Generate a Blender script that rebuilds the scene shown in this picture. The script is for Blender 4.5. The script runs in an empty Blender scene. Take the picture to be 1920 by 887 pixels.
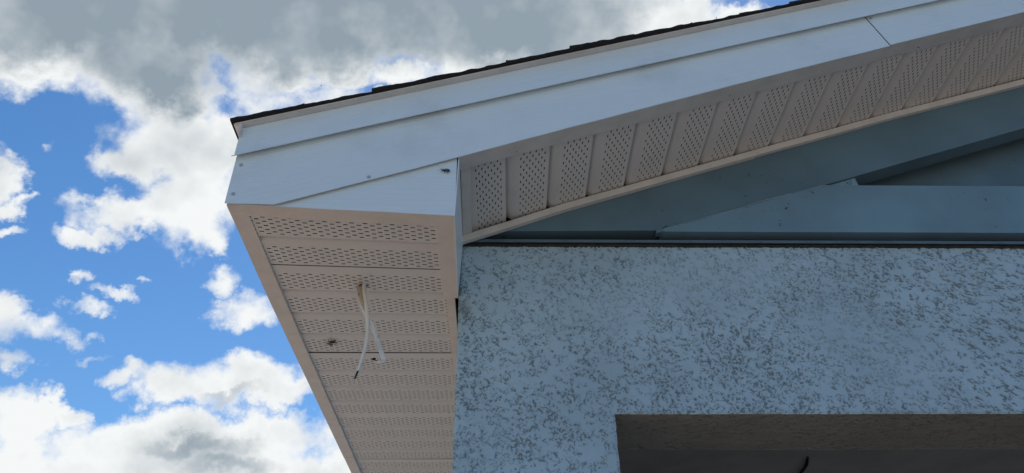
import bpy, math, random
import numpy as np
from mathutils import Vector, Matrix
random.seed(4)
S = bpy.context.scene
COL = S.collection

# ------------------------------------------------------------------ camera
cam_d = bpy.data.cameras.new('camera')
cam = bpy.data.objects.new('camera', cam_d)
COL.objects.link(cam)
cam_d.sensor_width = 36.0
cam_d.lens = 26.78
cam_d.clip_start = 0.02
cam_d.clip_end = 3000
PITCH, YAW, ROLL = 0.61207, 0.02752, -0.01175
fw = Vector((math.sin(YAW) * math.cos(PITCH), math.cos(YAW) * math.cos(PITCH), math.sin(PITCH)))
rt = Vector((math.cos(YAW), -math.sin(YAW), 0))
up = rt.cross(fw)
rt2 = math.cos(ROLL) * rt + math.sin(ROLL) * up
up2 = -math.sin(ROLL) * rt + math.cos(ROLL) * up
cam.matrix_world = Matrix(((rt2.x, up2.x, -fw.x, 0.0801), (rt2.y, up2.y, -fw.y, -1.468),
                           (rt2.z, up2.z, -fw.z, 1.8766), (0, 0, 0, 1)))
S.camera = cam

# ------------------------------------------------------------------ sun, sky, exposure
SUN_EL, SUN_AZ = math.radians(55), math.radians(8)      # behind the house, azimuth from +Y towards +X
SKY_STRENGTH = 0.124
SKY_SATURATION = 1.27
CLOUD_WHITE = (0.86, 0.88, 0.88, 1)
CLOUD_GREY = (0.265, 0.330, 0.385, 1)
sd = bpy.data.lights.new('sun', 'SUN')
sd.energy = 4.0
sd.angle = math.radians(0.53)
sd.color = (1.0, 0.95, 0.87)
sun = bpy.data.objects.new('sun', sd)
COL.objects.link(sun)
sdir = Vector((math.sin(SUN_AZ) * math.cos(SUN_EL), math.cos(SUN_AZ) * math.cos(SUN_EL), math.sin(SUN_EL)))
sun.rotation_euler = sdir.to_track_quat('Z', 'Y').to_euler()
sun.location = sdir * 30
S.view_settings.view_transform = 'Standard'
S.view_settings.look = 'None'
S.view_settings.gamma = 1.0
S.view_settings.use_curve_mapping = False
S.view_settings.exposure = 0.1
S.render.engine = 'CYCLES'
S.cycles.max_bounces = 8
S.cycles.diffuse_bounces = 5

# cloud banks as soft ellipses on the sky: azimuth, elevation (radians), 2x2 shape matrix
WHITE = [
    (-0.629, 0.797, 2.155, 1.166, 5.175, -13.848, 0.8),
    (-0.183, 0.904, 1.672, 0.309, 1.773, -18.366, 0.8),
    (-0.668, 0.723, 7.082, 3.723, 8.137, -20.286, 0.6),
    (-0.566, 0.727, 9, 4.021, 6.494, -20.073, 0.5),
    (-0.494, 0.751, 21.559, 8.65, 9.208, -33.303, 0.1),
    (0.085, 0.88, 3.935, -0.288, -0.498, -13.957, 0.8),
    (-0.402, 0.824, 4.093, 1.46, 4.43, -20.204, 0.6),
    (-0.505, 0.665, 10.8, 4.054, 5.475, -19.917, 0.3),
    (-0.449, 0.659, 14.89, 4.945, 3.725, -15.606, 0.4),
    (-0.559, 0.629, 18.438, 7.416, 10.2, -33.576, 0),
    (-0.429, 0.596, 12.032, 3.636, 4.953, -22.853, 0.3),
    (-0.517, 0.575, 10.118, 3.619, 11.108, -42.067, 0),
    (-0.567, 0.535, 21.714, 8.287, 18.286, -64.498, -0.2),
    (-0.391, 0.57, 33.191, 9.008, 8.847, -46.326, 0),
    (-0.351, 0.781, 21.824, 6.443, 10.876, -57.361, 0),
    (-0.283, 0.809, 17.399, 4.31, 5.696, -37.471, 0.3),
    (-0.168, 0.813, 11.301, 1.688, 3.759, -41.495, 0.3),
    (-0.049, 0.821, 9.073, 0.44, 1.011, -33.191, 0.3),
    (-0.21, 0.779, 40.608, 7.239, 10.405, -92.403, -0.1),
    (0.254, 0.837, 8.308, -1.815, -3.698, -30.102, 0.3),
    (0.366, 0.843, 7.784, -2.494, -4.614, -25.213, 0.4),
    (0.447, 0.849, 18.654, -7.419, -11.627, -50.652, 0.1),
    (0.172, 0.894, 13.367, -2.112, -2.02, -25.796, 0.5),
    (-0.689, 0.556, 29.914, 13.987, 11.444, -30.435, 0.1),
    (-0.655, 0.54, 45.079, 19.838, 22.627, -65.786, -0.1),
    (-0.658, 0.513, 49.2, 21.424, 33.533, -99.89, -0.25),
    (-0.565, 0.486, 56.784, 21.054, 23.228, -87.646, -0.45),
    (-0.529, 0.477, 25.82, 4.192, 5.679, -91.018, -0.55),
    (-0.564, 0.451, 35.626, 12.98, 18.248, -72.86, -0.35),
    (-0.507, 0.504, 68.104, 22.914, 24.456, -102.864, -0.5),
    (-0.652, 0.605, 50.451, 23.159, 28.124, -77.23, -0.65),
    (-0.344, 0.759, 5.85, 1.652, 6.108, -32.944, -0.5),
    (-0.429, 0.771, 9.426, 3.357, 5.873, -24.933, -0.3),
    (-0.384, 0.523, 25.446, 6.609, 8.307, -46.75, -0.4),
    (-0.352, 0.488, 17.82, 4.175, 5.774, -37.569, -0.1),
    (-0.388, 0.497, 41.313, 10.684, 13.07, -75.41, -0.45),
    (-0.607, 0.409, 18.631, 7.166, 9.415, -37, -0.05),
    (-0.567, 0.409, 34.135, 12.309, 13.689, -58.653, -0.25),
    (-0.635, 0.422, 29.887, 12.049, 9.24, -33.332, 0.1),
    (-0.601, 0.371, 33.161, 12.51, 11.295, -48.681, 0),
    (-0.631, 0.441, 87.687, 35.42, 33.47, -117.528, -0.2),
    (-0.534, 0.39, 30.834, 16.32, 39.394, -94.975, -0.5),
    (-0.484, 0.387, 29.947, 18.111, 27.296, -55.291, -0.4),
    (-0.355, 0.398, 9.932, 2.279, 4.126, -31.224, 0.3),
    (-0.293, 0.393, 17.058, 3.248, 4.562, -42.921, 0.2),
    (-0.417, 0.384, 21.681, 5.794, 6.805, -44.341, 0.2),
    (-0.371, 0.324, 7.219, 1.706, 3.425, -29.767, 0.5),
    (-0.256, 0.338, 12.365, 2.048, 2.635, -32.964, 0.2),
    (-0.471, 0.293, 19.38, 5.746, 6.805, -49.297, 0.2),
    (-0.321, 0.298, 4.767, 0.979, 3.31, -36.578, 0.6),
    (-0.569, 0.32, 23.189, 8.231, 6.628, -34.995, 0.1),
    (-0.561, 0.282, 17.331, 6.053, 4.25, -25.732, 0.3),
    (-0.526, 0.343, 27.241, 1.867, -6.416, -74.406, 0),
    (-0.424, 0.338, 40.624, 10.94, 16.414, -117.492, -0.4)]
GREY = [
    (-0.638, 0.813, 1.487, 0.834, 4.472, -11.752, 0.9),
    (-0.375, 0.856, 3.097, 1.077, 2.95, -14.589, 0.6),
    (-0.086, 0.898, 2.22, 0.198, 0.789, -16.352, 0.6),
    (-0.57, 0.745, 8.259, 3.796, 5.497, -16.755, 0.2),
    (-0.697, 0.737, 6.754, 3.769, 8.156, -19.062, 0.3),
    (-0.358, 0.379, 17.789, 4.094, 10.084, -78.859, -0.3),
    (-0.358, 0.323, 11.263, 2.573, 6.442, -58.299, -0.42),
    (-0.323, 0.308, 11.167, 2.309, 5.501, -58.395, -0.42),
    (0.116, 0.865, 6.388, -0.635, -0.864, -16.928, 0.2)]


def build_world():
    w = bpy.data.worlds.new('World')
    S.world = w
    w.use_nodes = True
    nt = w.node_tree
    N, L = nt.nodes, nt.links
    N.clear()

    def sock(node, i, v):
        if v is None:
            return
        if hasattr(v, 'is_output') or isinstance(v, bpy.types.NodeSocket):
            L.new(v, node.inputs[i])
        else:
            node.inputs[i].default_value = v

    def m(op, a, b=None, c=None, clamp=False):
        n = N.new('ShaderNodeMath')
        n.operation = op
        n.use_clamp = clamp
        sock(n, 0, a); sock(n, 1, b); sock(n, 2, c)
        return n.outputs[0]

    def vm(op, a, b=None, out=0):
        n = N.new('ShaderNodeVectorMath')
        n.operation = op
        sock(n, 0, a); sock(n, 1, b)
        return n.outputs[out]

    def ramp(x, lo, hi, a=0.0, b=1.0, smooth=True):
        n = N.new('ShaderNodeMapRange')
        n.interpolation_type = 'SMOOTHSTEP' if smooth else 'LINEAR'
        n.clamp = True if not smooth else n.clamp
        sock(n, 0, x)
        for i, v in zip((1, 2, 3, 4), (lo, hi, a, b)):
            n.inputs[i].default_value = v
        return n.outputs[0]

    def noise(vec, scale, detail, rough, lac=2.0, color=False):
        n = N.new('ShaderNodeTexNoise')
        n.inputs['Scale'].default_value = scale
        n.inputs['Detail'].default_value = detail
        n.inputs['Roughness'].default_value = rough
        n.inputs['Lacunarity'].default_value = lac
        L.new(vec, n.inputs['Vector'])
        return n.outputs['Color' if color else 'Fac']

    def mixc(f, a, b):
        n = N.new('ShaderNodeMix')
        n.data_type = 'RGBA'
        sock(n, 0, f)
        for i, v in ((6, a), (7, b)):
            sock(n, i, v)
        return n.outputs[2]

    tc = N.new('ShaderNodeTexCoord')
    d = vm('NORMALIZE', tc.outputs['Generated'])
    sx = N.new('ShaderNodeSeparateXYZ')
    L.new(d, sx.inputs[0])
    az = m('ARCTAN2', sx.outputs[0], sx.outputs[1])
    el = m('ARCSINE', sx.outputs[2])
    cp = N.new('ShaderNodeCombineXYZ')
    L.new(az, cp.inputs[0]); L.new(el, cp.inputs[1])
    vd = vm('DOT_PRODUCT', d, (0.022, 0.818, 0.5746), 1)
    sky = N.new('ShaderNodeTexSky')
    sky.sky_type = 'NISHITA'
    sky.sun_disc = False
    sky.sun_elevation = SUN_EL
    sky.sun_rotation = SUN_AZ
    sky.altitude = 0
    sky.air_density = 1.0
    sky.dust_density = 0.1
    sky.ozone_density = 1.6

    hs = N.new('ShaderNodeHueSaturation')
    hs.inputs['Saturation'].default_value = SKY_SATURATION
    L.new(sky.outputs[0], hs.inputs['Color'])

    # sparse broken cloud over the unseen sky, thinned to make the front light bluer ...
    base = m('MULTIPLY', m('SUBTRACT', noise(d, 2.6, 5.0, 0.58), 0.59), 6.0)
    base = m('MINIMUM', base, 1.0)

    def layer(dens, grey):
        alpha = ramp(dens, -0.12, 1.10)
        ccol = mixc(grey, CLOUD_WHITE, CLOUD_GREY)
        bg1 = N.new('ShaderNodeBackground')
        L.new(hs.outputs[0], bg1.inputs[0])
        bg1.inputs[1].default_value = SKY_STRENGTH
        bg2 = N.new('ShaderNodeBackground')
        L.new(ccol, bg2.inputs[0])
        mx = N.new('ShaderNodeMixShader')
        L.new(alpha, mx.inputs[0])
        L.new(bg1.outputs[0], mx.inputs[1])
        L.new(bg2.outputs[0], mx.inputs[2])
        return mx.outputs[0]

    far = layer(base, ramp(base, 0.35, 1.9, 0.0, 0.5))

    # ... and, towards the sun side, the banks the photograph shows: ragged ellipses, two scales of domain warp
    w1 = vm('SUBTRACT', noise(d, 8.0, 2.0, 0.5, color=True), (0.5, 0.5, 0.5))
    w2 = vm('SUBTRACT', noise(d, 36.0, 4.0, 0.65, color=True), (0.5, 0.5, 0.5))
    p = vm('ADD', cp.outputs[0], vm('MULTIPLY', w1, (0.11, 0.09, 0)))
    p = vm('ADD', p, vm('MULTIPLY', w2, (0.06, 0.05, 0)))

    def field(blobs, sm):
        cur = None
        for (a, e, m00, m01, m10, m11, bias) in blobs:
            q = vm('SUBTRACT', p, (a, e, 0))
            u = vm('DOT_PRODUCT', q, (m00, m01, 0), 1)
            v = vm('DOT_PRODUCT', q, (m10, m11, 0), 1)
            r = m('MULTIPLY_ADD', u, u, m('MULTIPLY_ADD', v, v, -bias))
            cur = r if cur is None else m('SMOOTH_MIN', cur, r, sm)
        return m('SUBTRACT', 1.0, cur)

    fw_ = field(WHITE, 0.25)
    fg_ = field(GREY, 0.5)
    fb = noise(d, 14.0, 7.0, 0.55)
    fine = m('SUBTRACT', fb, 0.5)
    inview = ramp(vd, 0.62, 0.80)
    tot = m('MAXIMUM', fw_, m('SUBTRACT', base, m('MULTIPLY', inview, 3.0)))
    tot = m('ADD', m('MINIMUM', tot, 1.7), 0.05)
    dens = m('ADD', tot, m('MULTIPLY', fine, m('MULTIPLY', inview, 3.3)))
    sun_off = (0.02 * sdir.x, 0.02 * sdir.y, 0.02 * sdir.z + 0.03)
    soft = noise(d, 9.0, 4.0, 0.55)
    relief = m('SUBTRACT', soft, noise(vm('ADD', d, sun_off), 9.0, 4.0, 0.55))
    gmask = ramp(m('ADD', fg_, m('MULTIPLY', fine, 1.2)), -0.35, 1.25)
    grey = m('ADD', ramp(dens, 0.5, 2.2, 0.0, 0.30), m('MULTIPLY', gmask, m('MULTIPLY_ADD', soft, 0.9, 0.32)))
    grey = m('ADD', grey, m('MULTIPLY', relief, -1.3))
    grey = m('ADD', grey, m('MULTIPLY', fine, -0.45), clamp=True)
    # faint veils between the clouds
    dens = m('ADD', dens, ramp(noise(d, 5.0, 4.0, 0.6), 0.48, 0.8, 0.0, 0.16))
    near = layer(dens, grey)

    sw = N.new('ShaderNodeMixShader')
    L.new(m('GREATER_THAN', vd, 0.60), sw.inputs[0])
    L.new(far, sw.inputs[1])
    L.new(near, sw.inputs[2])
    out = N.new('ShaderNodeOutputWorld')
    L.new(sw.outputs[0], out.inputs[0])
    w.cycles.sampling_method = 'MANUAL'
    w.cycles.sample_map_resolution = 512


build_world()

# ------------------------------------------------------------------ helpers
def mesh_obj(name, verts, faces, mat, parent=None, smooth=False, mats=None, fmat=None):
    me = bpy.data.meshes.new(name)
    me.from_pydata([tuple(v) for v in verts], [], faces)
    for mm in (mats or [mat]):
        me.materials.append(mm)
    if fmat:
        me.polygons.foreach_set('material_index', fmat)
    if smooth:
        me.polygons.foreach_set('use_smooth', [True] * len(me.polygons))
    me.update()
    o = bpy.data.objects.new(name, me)
    COL.objects.link(o)
    o.parent = parent
    return o


def grid_mesh(name, P, keep, mat, parent=None, smooth=True, grime_shade=None):
    """P: (nu, nv, 3) array, keep: (nu-1, nv-1) bool -> one sheet"""
    nu, nv = P.shape[:2]
    idx = np.arange(nu * nv).reshape(nu, nv)
    q = np.stack([idx[:-1, :-1], idx[1:, :-1], idx[1:, 1:], idx[:-1, 1:]], -1)[keep]
    used = np.unique(q)
    remap = np.full(nu * nv, -1)
    remap[used] = np.arange(len(used))
    q = remap[q]
    V = P.reshape(-1, 3)[used]
    me = bpy.data.meshes.new(name)
    me.vertices.add(len(V))
    me.vertices.foreach_set('co', V.astype(np.float32).ravel())
    me.loops.add(q.size)
    me.loops.foreach_set('vertex_index', q.astype(np.int32).ravel())
    me.polygons.add(len(q))
    me.polygons.foreach_set('loop_start', np.arange(0, q.size, 4, dtype=np.int32))
    me.materials.append(mat)
    me.update(calc_edges=True)
    me.validate()
    if grime_shade is not None:
        at = me.attributes.new('grime_shade', 'FLOAT', 'POINT')
        at.data.foreach_set('value', grime_shade.reshape(-1)[used].astype(np.float32))
    if smooth:
        me.polygons.foreach_set('use_smooth', [True] * len(me.polygons))
    o = bpy.data.objects.new(name, me)
    COL.objects.link(o)
    o.parent = parent
    return o


def loft(name, secs, mat, parent=None, caps=True, smooth=False, closed=True):
    n = len(secs[0])
    V = [p for s in secs for p in s]
    F = []
    for i in range(len(secs) - 1):
        for j in range(n if closed else n - 1):
            k = (j + 1) % n
            F.append((i * n + j, i * n + k, (i + 1) * n + k, (i + 1) * n + j))
    if caps and closed:
        F.append(tuple(range(n))[::-1])
        F.append(tuple((len(secs) - 1) * n + j for j in range(n)))
    return mesh_obj(name, V, F, mat, parent, smooth)


def box(name, x0, x1, y0, y1, z0, z1, mat, parent=None):
    V = [(x, y, z) for x in (x0, x1) for y in (y0, y1) for z in (z0, z1)]
    F = [(0, 1, 3, 2), (4, 6, 7, 5), (0, 4, 5, 1), (2, 3, 7, 6), (0, 2, 6, 4), (1, 5, 7, 3)]
    return mesh_obj(name, V, F, mat, parent)


def slab(name, poly, y0, y1, mat, parent=None):
    """polygon given in x,z, extruded from y0 (front) to y1"""
    n = len(poly)
    V = [(x, y0, z) for x, z in poly] + [(x, y1, z) for x, z in poly]
    F = [tuple(range(n)), tuple(range(2 * n - 1, n - 1, -1))]
    F += [(i, n + i, n + (i + 1) % n, (i + 1) % n) for i in range(n)]
    return mesh_obj(name, V, F, mat, parent)


def tube(name, pts, radii, mat, parent=None, seg=10, flat=1.0, fdir=(1, 0, 0)):
    pts = [Vector(p) for p in pts]
    # Catmull-Rom refinement
    P, Rr = [], []
    for i in range(len(pts) - 1):
        p0, p1, p2, p3 = pts[max(i - 1, 0)], pts[i], pts[i + 1], pts[min(i + 2, len(pts) - 1)]
        for s in range(6):
            t = s / 6
            P.append(0.5 * ((2 * p1) + (p2 - p0) * t + (2 * p0 - 5 * p1 + 4 * p2 - p3) * t * t + (3 * p1 - p0 - 3 * p2 + p3) * t ** 3))
            Rr.append(radii[i] * (1 - t) + radii[i + 1] * t)
    P.append(pts[-1]); Rr.append(radii[-1])
    secs = []
    for i, p in enumerate(P):
        tg = (P[min(i + 1, len(P) - 1)] - P[max(i - 1, 0)]).normalized()
        a = Vector(fdir) - tg * tg.dot(Vector(fdir))
        a.normalize()
        b = tg.cross(a)
        secs.append([p + Rr[i] * (math.cos(2 * math.pi * k / seg) * a + flat * math.sin(2 * math.pi * k / seg) * b) for k in range(seg)])
    return loft(name, secs, mat, parent, smooth=True)


def empty(name, loc, label, cat, group=None):
    o = bpy.data.objects.new(name, None)
    COL.objects.link(o)
    o.location = loc
    o['label'] = label
    o['category'] = cat
    if group:
        o['group'] = group
    return o


def hashn(ix, iy, seed):
    h = (ix.astype(np.int64) * 374761393 + iy.astype(np.int64) * 668265263 + seed * 982451653) & 0x7fffffff
    h = ((h ^ (h >> 13)) * 1274126177) & 0x7fffffff
    return ((h ^ (h >> 16)) & 0xffff) / 65535.0


def vnoise(x, y, seed=0):
    ix, iy = np.floor(x), np.floor(y)
    fx, fy = x - ix, y - iy
    fx = fx * fx * fx * (fx * (fx * 6 - 15) + 10)
    fy = fy * fy * fy * (fy * (fy * 6 - 15) + 10)
    a, b = hashn(ix, iy, seed), hashn(ix + 1, iy, seed)
    c, d = hashn(ix, iy + 1, seed), hashn(ix + 1, iy + 1, seed)
    return (a * (1 - fx) + b * fx) * (1 - fy) + (c * (1 - fx) + d * fx) * fy


def fbm(x, y, oct_, seed=0, gain=0.5):
    s, amp, tot = 0, 1.0, 0
    for o in range(oct_):
        s = s + amp * vnoise(x * 2 ** o + 17.3 * o, y * 2 ** o - 9.1 * o, seed + o)
        tot += amp
        amp *= gain
    return s / tot


def sstep(a, b, x):
    t = np.clip((x - a) / (b - a), 0, 1)
    return t * t * (3 - 2 * t)


# ------------------------------------------------------------------ materials
class NT:
    def __init__(self, name):
        self.mat = bpy.data.materials.new(name)
        self.mat.use_nodes = True
        self.t = self.mat.node_tree
        self.b = self.t.nodes['Principled BSDF']
        self.tc = self.t.nodes.new('ShaderNodeTexCoord')

    def link(self, a, b):
        self.t.links.new(a, b)

    def coords(self, scale=(1, 1, 1), rot=(0, 0, 0)):
        n = self.t.nodes.new('ShaderNodeMapping')
        # rotate first, then stretch
        r = self.t.nodes.new('ShaderNodeVectorRotate')
        r.rotation_type = 'EULER_XYZ'
        r.inputs['Rotation'].default_value = rot
        self.link(self.tc.outputs['Object'], r.inputs['Vector'])
        n.inputs['Scale'].default_value = scale
        self.link(r.outputs[0], n.inputs[0])
        return n.outputs[0]

    def noise(self, vec, scale, detail=3, rough=0.5):
        n = self.t.nodes.new('ShaderNodeTexNoise')
        n.inputs['Scale'].default_value = scale
        n.inputs['Detail'].default_value = detail
        n.inputs['Roughness'].default_value = rough
        self.link(vec, n.inputs['Vector'])
        return n.outputs['Fac']

    def ramp(self, x, lo, hi, a=0.0, b=1.0):
        n = self.t.nodes.new('ShaderNodeMapRange')
        n.interpolation_type = 'SMOOTHSTEP'
        self.link(x, n.inputs[0])
        for i, v in zip((1, 2, 3, 4), (lo, hi, a, b)):
            n.inputs[i].default_value = v
        return n.outputs[0]

    def mix(self, f, a, b):
        n = self.t.nodes.new('ShaderNodeMix')
        n.data_type = 'RGBA'
        for i, v in ((0, f), (6, a), (7, b)):
            if isinstance(v, bpy.types.NodeSocket):
                self.link(v, n.inputs[i])
            else:
                n.inputs[i].default_value = v if i == 0 else (*v, 1)
        return n.outputs[2]

    def bump(self, h, strength, dist, prev=None):
        n = self.t.nodes.new('ShaderNodeBump')
        n.inputs['Strength'].default_value = strength
        n.inputs['Distance'].default_value = dist
        self.link(h, n.inputs['Height'])
        if prev is not None:
            self.link(prev, n.inputs['Normal'])
        return n.outputs[0]

    def done(self, col=None, rough=0.5, normal=None, metal=0.0, spec=None):
        if col is not None:
            if isinstance(col, bpy.types.NodeSocket):
                self.link(col, self.b.inputs['Base Color'])
            else:
                self.b.inputs['Base Color'].default_value = (*col, 1)
        if isinstance(rough, bpy.types.NodeSocket):
            self.link(rough, self.b.inputs['Roughness'])
        else:
            self.b.inputs['Roughness'].default_value = rough
        if normal is not None:
            self.link(normal, self.b.inputs['Normal'])
        self.b.inputs['Metallic'].default_value = metal
        if spec is not None:
            self.b.inputs['Specular IOR Level'].default_value = spec
        return self.mat


SLOPE = math.atan(0.334)


def mat_aluminium(name, rot, col):
    t = NT(name)
    g = t.noise(t.coords((3, 3, 230), rot), 1.0, 3, 0.6)
    g2 = t.noise(t.coords((14, 14, 520), rot), 1.0, 2, 0.5)
    wv = t.noise(t.coords((2.2, 2.2, 7), rot), 1.0, 2, 0.5)
    n = t.bump(wv, 0.5, 0.016)
    n = t.bump(t.ramp(g, 0.40, 0.68), 0.5, 0.0008, n)
    n = t.bump(g2, 0.25, 0.0004, n)
    blot = t.noise(t.coords((1, 1, 1)), 6.0, 5, 0.65)
    c = t.mix(t.ramp(blot, 0.48, 0.85), col, tuple(v * 0.86 for v in col))
    c = t.mix(t.ramp(g, 0.54, 0.78, 0.0, 0.28), c, tuple(v * 0.82 for v in col))
    return t.done(c, 0.33, n, spec=0.5)


def mat_soffit():
    t = NT('soffit_paint')
    sp = t.noise(t.coords(), 900.0, 2, 0.5)
    wv = t.noise(t.coords(), 9.0, 2, 0.5)
    n = t.bump(wv, 0.25, 0.004)
    n = t.bump(sp, 0.10, 0.0004, n)
    bl = t.noise(t.coords(), 14.0, 5, 0.7)
    c = t.mix(t.ramp(bl, 0.5, 0.85), (0.74, 0.725, 0.715), (0.65, 0.63, 0.615))
    c = t.mix(t.ramp(sp, 0.35, 0.75, 0.0, 0.22), c, (0.45, 0.41, 0.38))
    return t.done(c, 0.48, n, spec=0.35)


def mat_stucco(name, base, dark):
    t = NT(name)
    fine = t.noise(t.coords(), 420.0, 3, 0.6)
    big = t.noise(t.coords(), 5.0, 5, 0.6)
    sp = t.noise(t.coords((1, 1, 1.3)), 75.0, 5, 0.68)
    mid = t.noise(t.coords(), 130.0, 4, 0.62)
    n = t.bump(mid, 0.5, 0.0022)
    n = t.bump(fine, 0.4, 0.0008, n)
    c = t.mix(t.ramp(big, 0.35, 0.7), base, tuple(v * 0.86 for v in base))
    c = t.mix(t.ramp(sp, 0.60, 0.74, 0.0, 0.35), c, dark)
    at = t.t.nodes.new('ShaderNodeAttribute')
    at.attribute_name = 'grime_shade'
    c = t.mix(t.ramp(at.outputs['Fac'], 0.0, 1.0, 0.0, 0.66), c, dark)
    return t.done(c, 0.85, n, spec=0.25)


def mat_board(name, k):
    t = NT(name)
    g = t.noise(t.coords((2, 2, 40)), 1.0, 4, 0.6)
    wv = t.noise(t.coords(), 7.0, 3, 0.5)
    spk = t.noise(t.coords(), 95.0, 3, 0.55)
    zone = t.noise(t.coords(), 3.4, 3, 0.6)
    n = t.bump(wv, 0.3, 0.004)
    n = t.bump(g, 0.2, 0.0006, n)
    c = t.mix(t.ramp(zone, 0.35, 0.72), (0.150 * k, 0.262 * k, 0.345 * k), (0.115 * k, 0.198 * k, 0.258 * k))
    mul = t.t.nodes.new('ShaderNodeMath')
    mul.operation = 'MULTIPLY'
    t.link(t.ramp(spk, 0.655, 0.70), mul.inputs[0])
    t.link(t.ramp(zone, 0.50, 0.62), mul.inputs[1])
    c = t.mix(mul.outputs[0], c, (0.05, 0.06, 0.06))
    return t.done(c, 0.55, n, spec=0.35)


def mat_plain(name, col, rough=0.6, var=0.25, scale=30.0, bump=0.0, spec=0.4):
    t = NT(name)
    nz = t.noise(t.coords(), scale, 4, 0.6)
    c = t.mix(t.ramp(nz, 0.3, 0.75), col, tuple(v * (1 - var) for v in col))
    n = t.bump(nz, 0.4, bump) if bump else None
    return t.done(c, rough, n, spec=spec)


M_FASCIA = mat_aluminium('rake_aluminium', (0, SLOPE, 0), (0.695, 0.825, 0.915))  # white metal, with the sky's blue put into the face colour
M_BOX = mat_aluminium('return_aluminium', (0, 0, 0), (0.695, 0.825, 0.915))  # same sky blue put into the white box faces
M_TRIM = mat_plain('trim_aluminium', (0.76, 0.70, 0.66), 0.45, 0.12, 20.0)  # same white metal, with warm ground bounce put into the colour
M_TRIM2 = mat_plain('channel_aluminium', (0.68, 0.68, 0.67), 0.45, 0.14, 20.0)  # same white metal, without the blue, for undersides the ground lights
M_SOFFIT = mat_soffit()
M_STUCCO = mat_stucco('stucco_paint', (0.405, 0.560, 0.680), (0.080, 0.095, 0.095))
M_STUCCO_IN = mat_stucco('stucco_reveal', (0.40, 0.41, 0.40), (0.20, 0.19, 0.17))
M_BOARD_SHADED = mat_board('board_paint_shaded', 0.80)  # same board paint, darkened in colour for the shade under the soffit
M_BOARD_LIT = mat_board('board_paint_lit', 1.14)  # same board paint, lightened in colour where less shade falls
M_CAULK = mat_plain('cracked_caulk', (0.34, 0.44, 0.50), 0.7, 0.3, 80.0)
M_GAP_SHADOW = mat_plain('gap_shadow', (0.055, 0.055, 0.055), 0.9, 0.5, 60.0)  # dark colour painting the shadow under the flashing
M_FLASH = mat_plain('flashing_paint', (0.12, 0.19, 0.245), 0.5, 0.25, 22.0)
M_SHINGLE = mat_plain('asphalt_shingle', (0.040, 0.042, 0.046), 0.95, 0.6, 500.0, 0.002, 0.15)
M_WOOD = mat_plain('roof_sheathing', (0.25, 0.18, 0.11), 0.8, 0.4, 12.0)
M_ATTIC_DARK = mat_plain('attic_darkness', (0.022, 0.022, 0.024), 0.9, 0.3, 20.0)  # near-black backing that paints in the dark of the open attic
M_SCREW = mat_plain('painted_screw', (0.40, 0.46, 0.52), 0.4, 0.1, 90.0)
M_STEEL = mat_plain('painted_plate', (0.21, 0.33, 0.42), 0.45, 0.35, 60.0)
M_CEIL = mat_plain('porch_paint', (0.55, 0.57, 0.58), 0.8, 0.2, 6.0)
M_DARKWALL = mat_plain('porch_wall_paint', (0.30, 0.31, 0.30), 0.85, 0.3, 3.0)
M_WIRE = mat_plain('black_plastic', (0.012, 0.012, 0.014), 0.5, 0.3, 40.0)
M_BUG = mat_plain('insect_shell', (0.010, 0.011, 0.015), 0.35, 0.5, 300.0, spec=0.5)
M_WING = mat_plain('insect_wing', (0.05, 0.055, 0.07), 0.4, 0.4, 200.0)
M_GROUND = mat_plain('dry_lawn_and_sand', (0.43, 0.335, 0.25), 0.95, 0.35, 0.9, 0.0, 0.1)


def mat_cable():
    t = NT('cable_sheath')
    a = t.noise(t.coords((1, 1, 0.35)), 170.0, 3, 0.65)
    b = t.noise(t.coords((1, 1, 0.4)), 40.0, 3, 0.6)
    c = t.mix(t.ramp(b, 0.45, 0.7), (0.72, 0.73, 0.72), (0.52, 0.55, 0.57))
    c = t.mix(t.ramp(a, 0.62, 0.72, 0.0, 0.85), c, (0.10, 0.10, 0.11))
    return t.done(c, 0.5)


M_CABLE = mat_cable()
_t = NT('dirty_tape')
M_WRAP = _t.done(_t.mix(_t.ramp(_t.noise(_t.coords((1, 1, 0.5)), 130.0, 3, 0.6), 0.52, 0.60), (0.42, 0.36, 0.30), (0.05, 0.045, 0.04)), 0.7)
M_CABLE2 = mat_plain('clean_cable_sheath', (0.74, 0.75, 0.74), 0.5, 0.2, 25.0)

# ------------------------------------------------------------------ ground
GZ = 0.2            # ground level
ground = mesh_obj('ground', [(-600, -600, GZ), (600, -600, GZ), (600, 600, GZ), (-600, 600, GZ)], [(0, 1, 2, 3)], M_GROUND)
ground['kind'] = 'structure'

# ------------------------------------------------------------------ the house
house = empty('house', (3.0, 4.0, GZ), 'pale stuccoed house corner with white aluminium eaves and dark shingle roof', 'house')
bpy.context.view_layer.update()
INV = house.matrix_world.inverted()
_later = []


def H(o):
    """make o a part of the house, keeping its place"""
    o.parent = house
    o.matrix_parent_inverse = INV
    return o


def sub(o, part):
    o.parent = part
    return o


XR, YB = 6.0, 8.0                      # right wall, back wall
G0, K = 0.3094, 0.0137                 # rake overhang and its slight skew


def fy(x, off=0.0):
    return -G0 + K * x - off


def interp(pts):
    xs = [p[0] for p in pts]; zs = [p[1] for p in pts]

    def f(x):
        if x <= xs[0]:
            return zs[0] + (x - xs[0]) * (zs[1] - zs[0]) / (xs[1] - xs[0])
        if x >= xs[-1]:
            return zs[-1] + (x - xs[-1]) * (zs[-1] - zs[-2]) / (xs[-1] - xs[-2])
        return float(np.interp(x, xs, zs))
    return f


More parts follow.
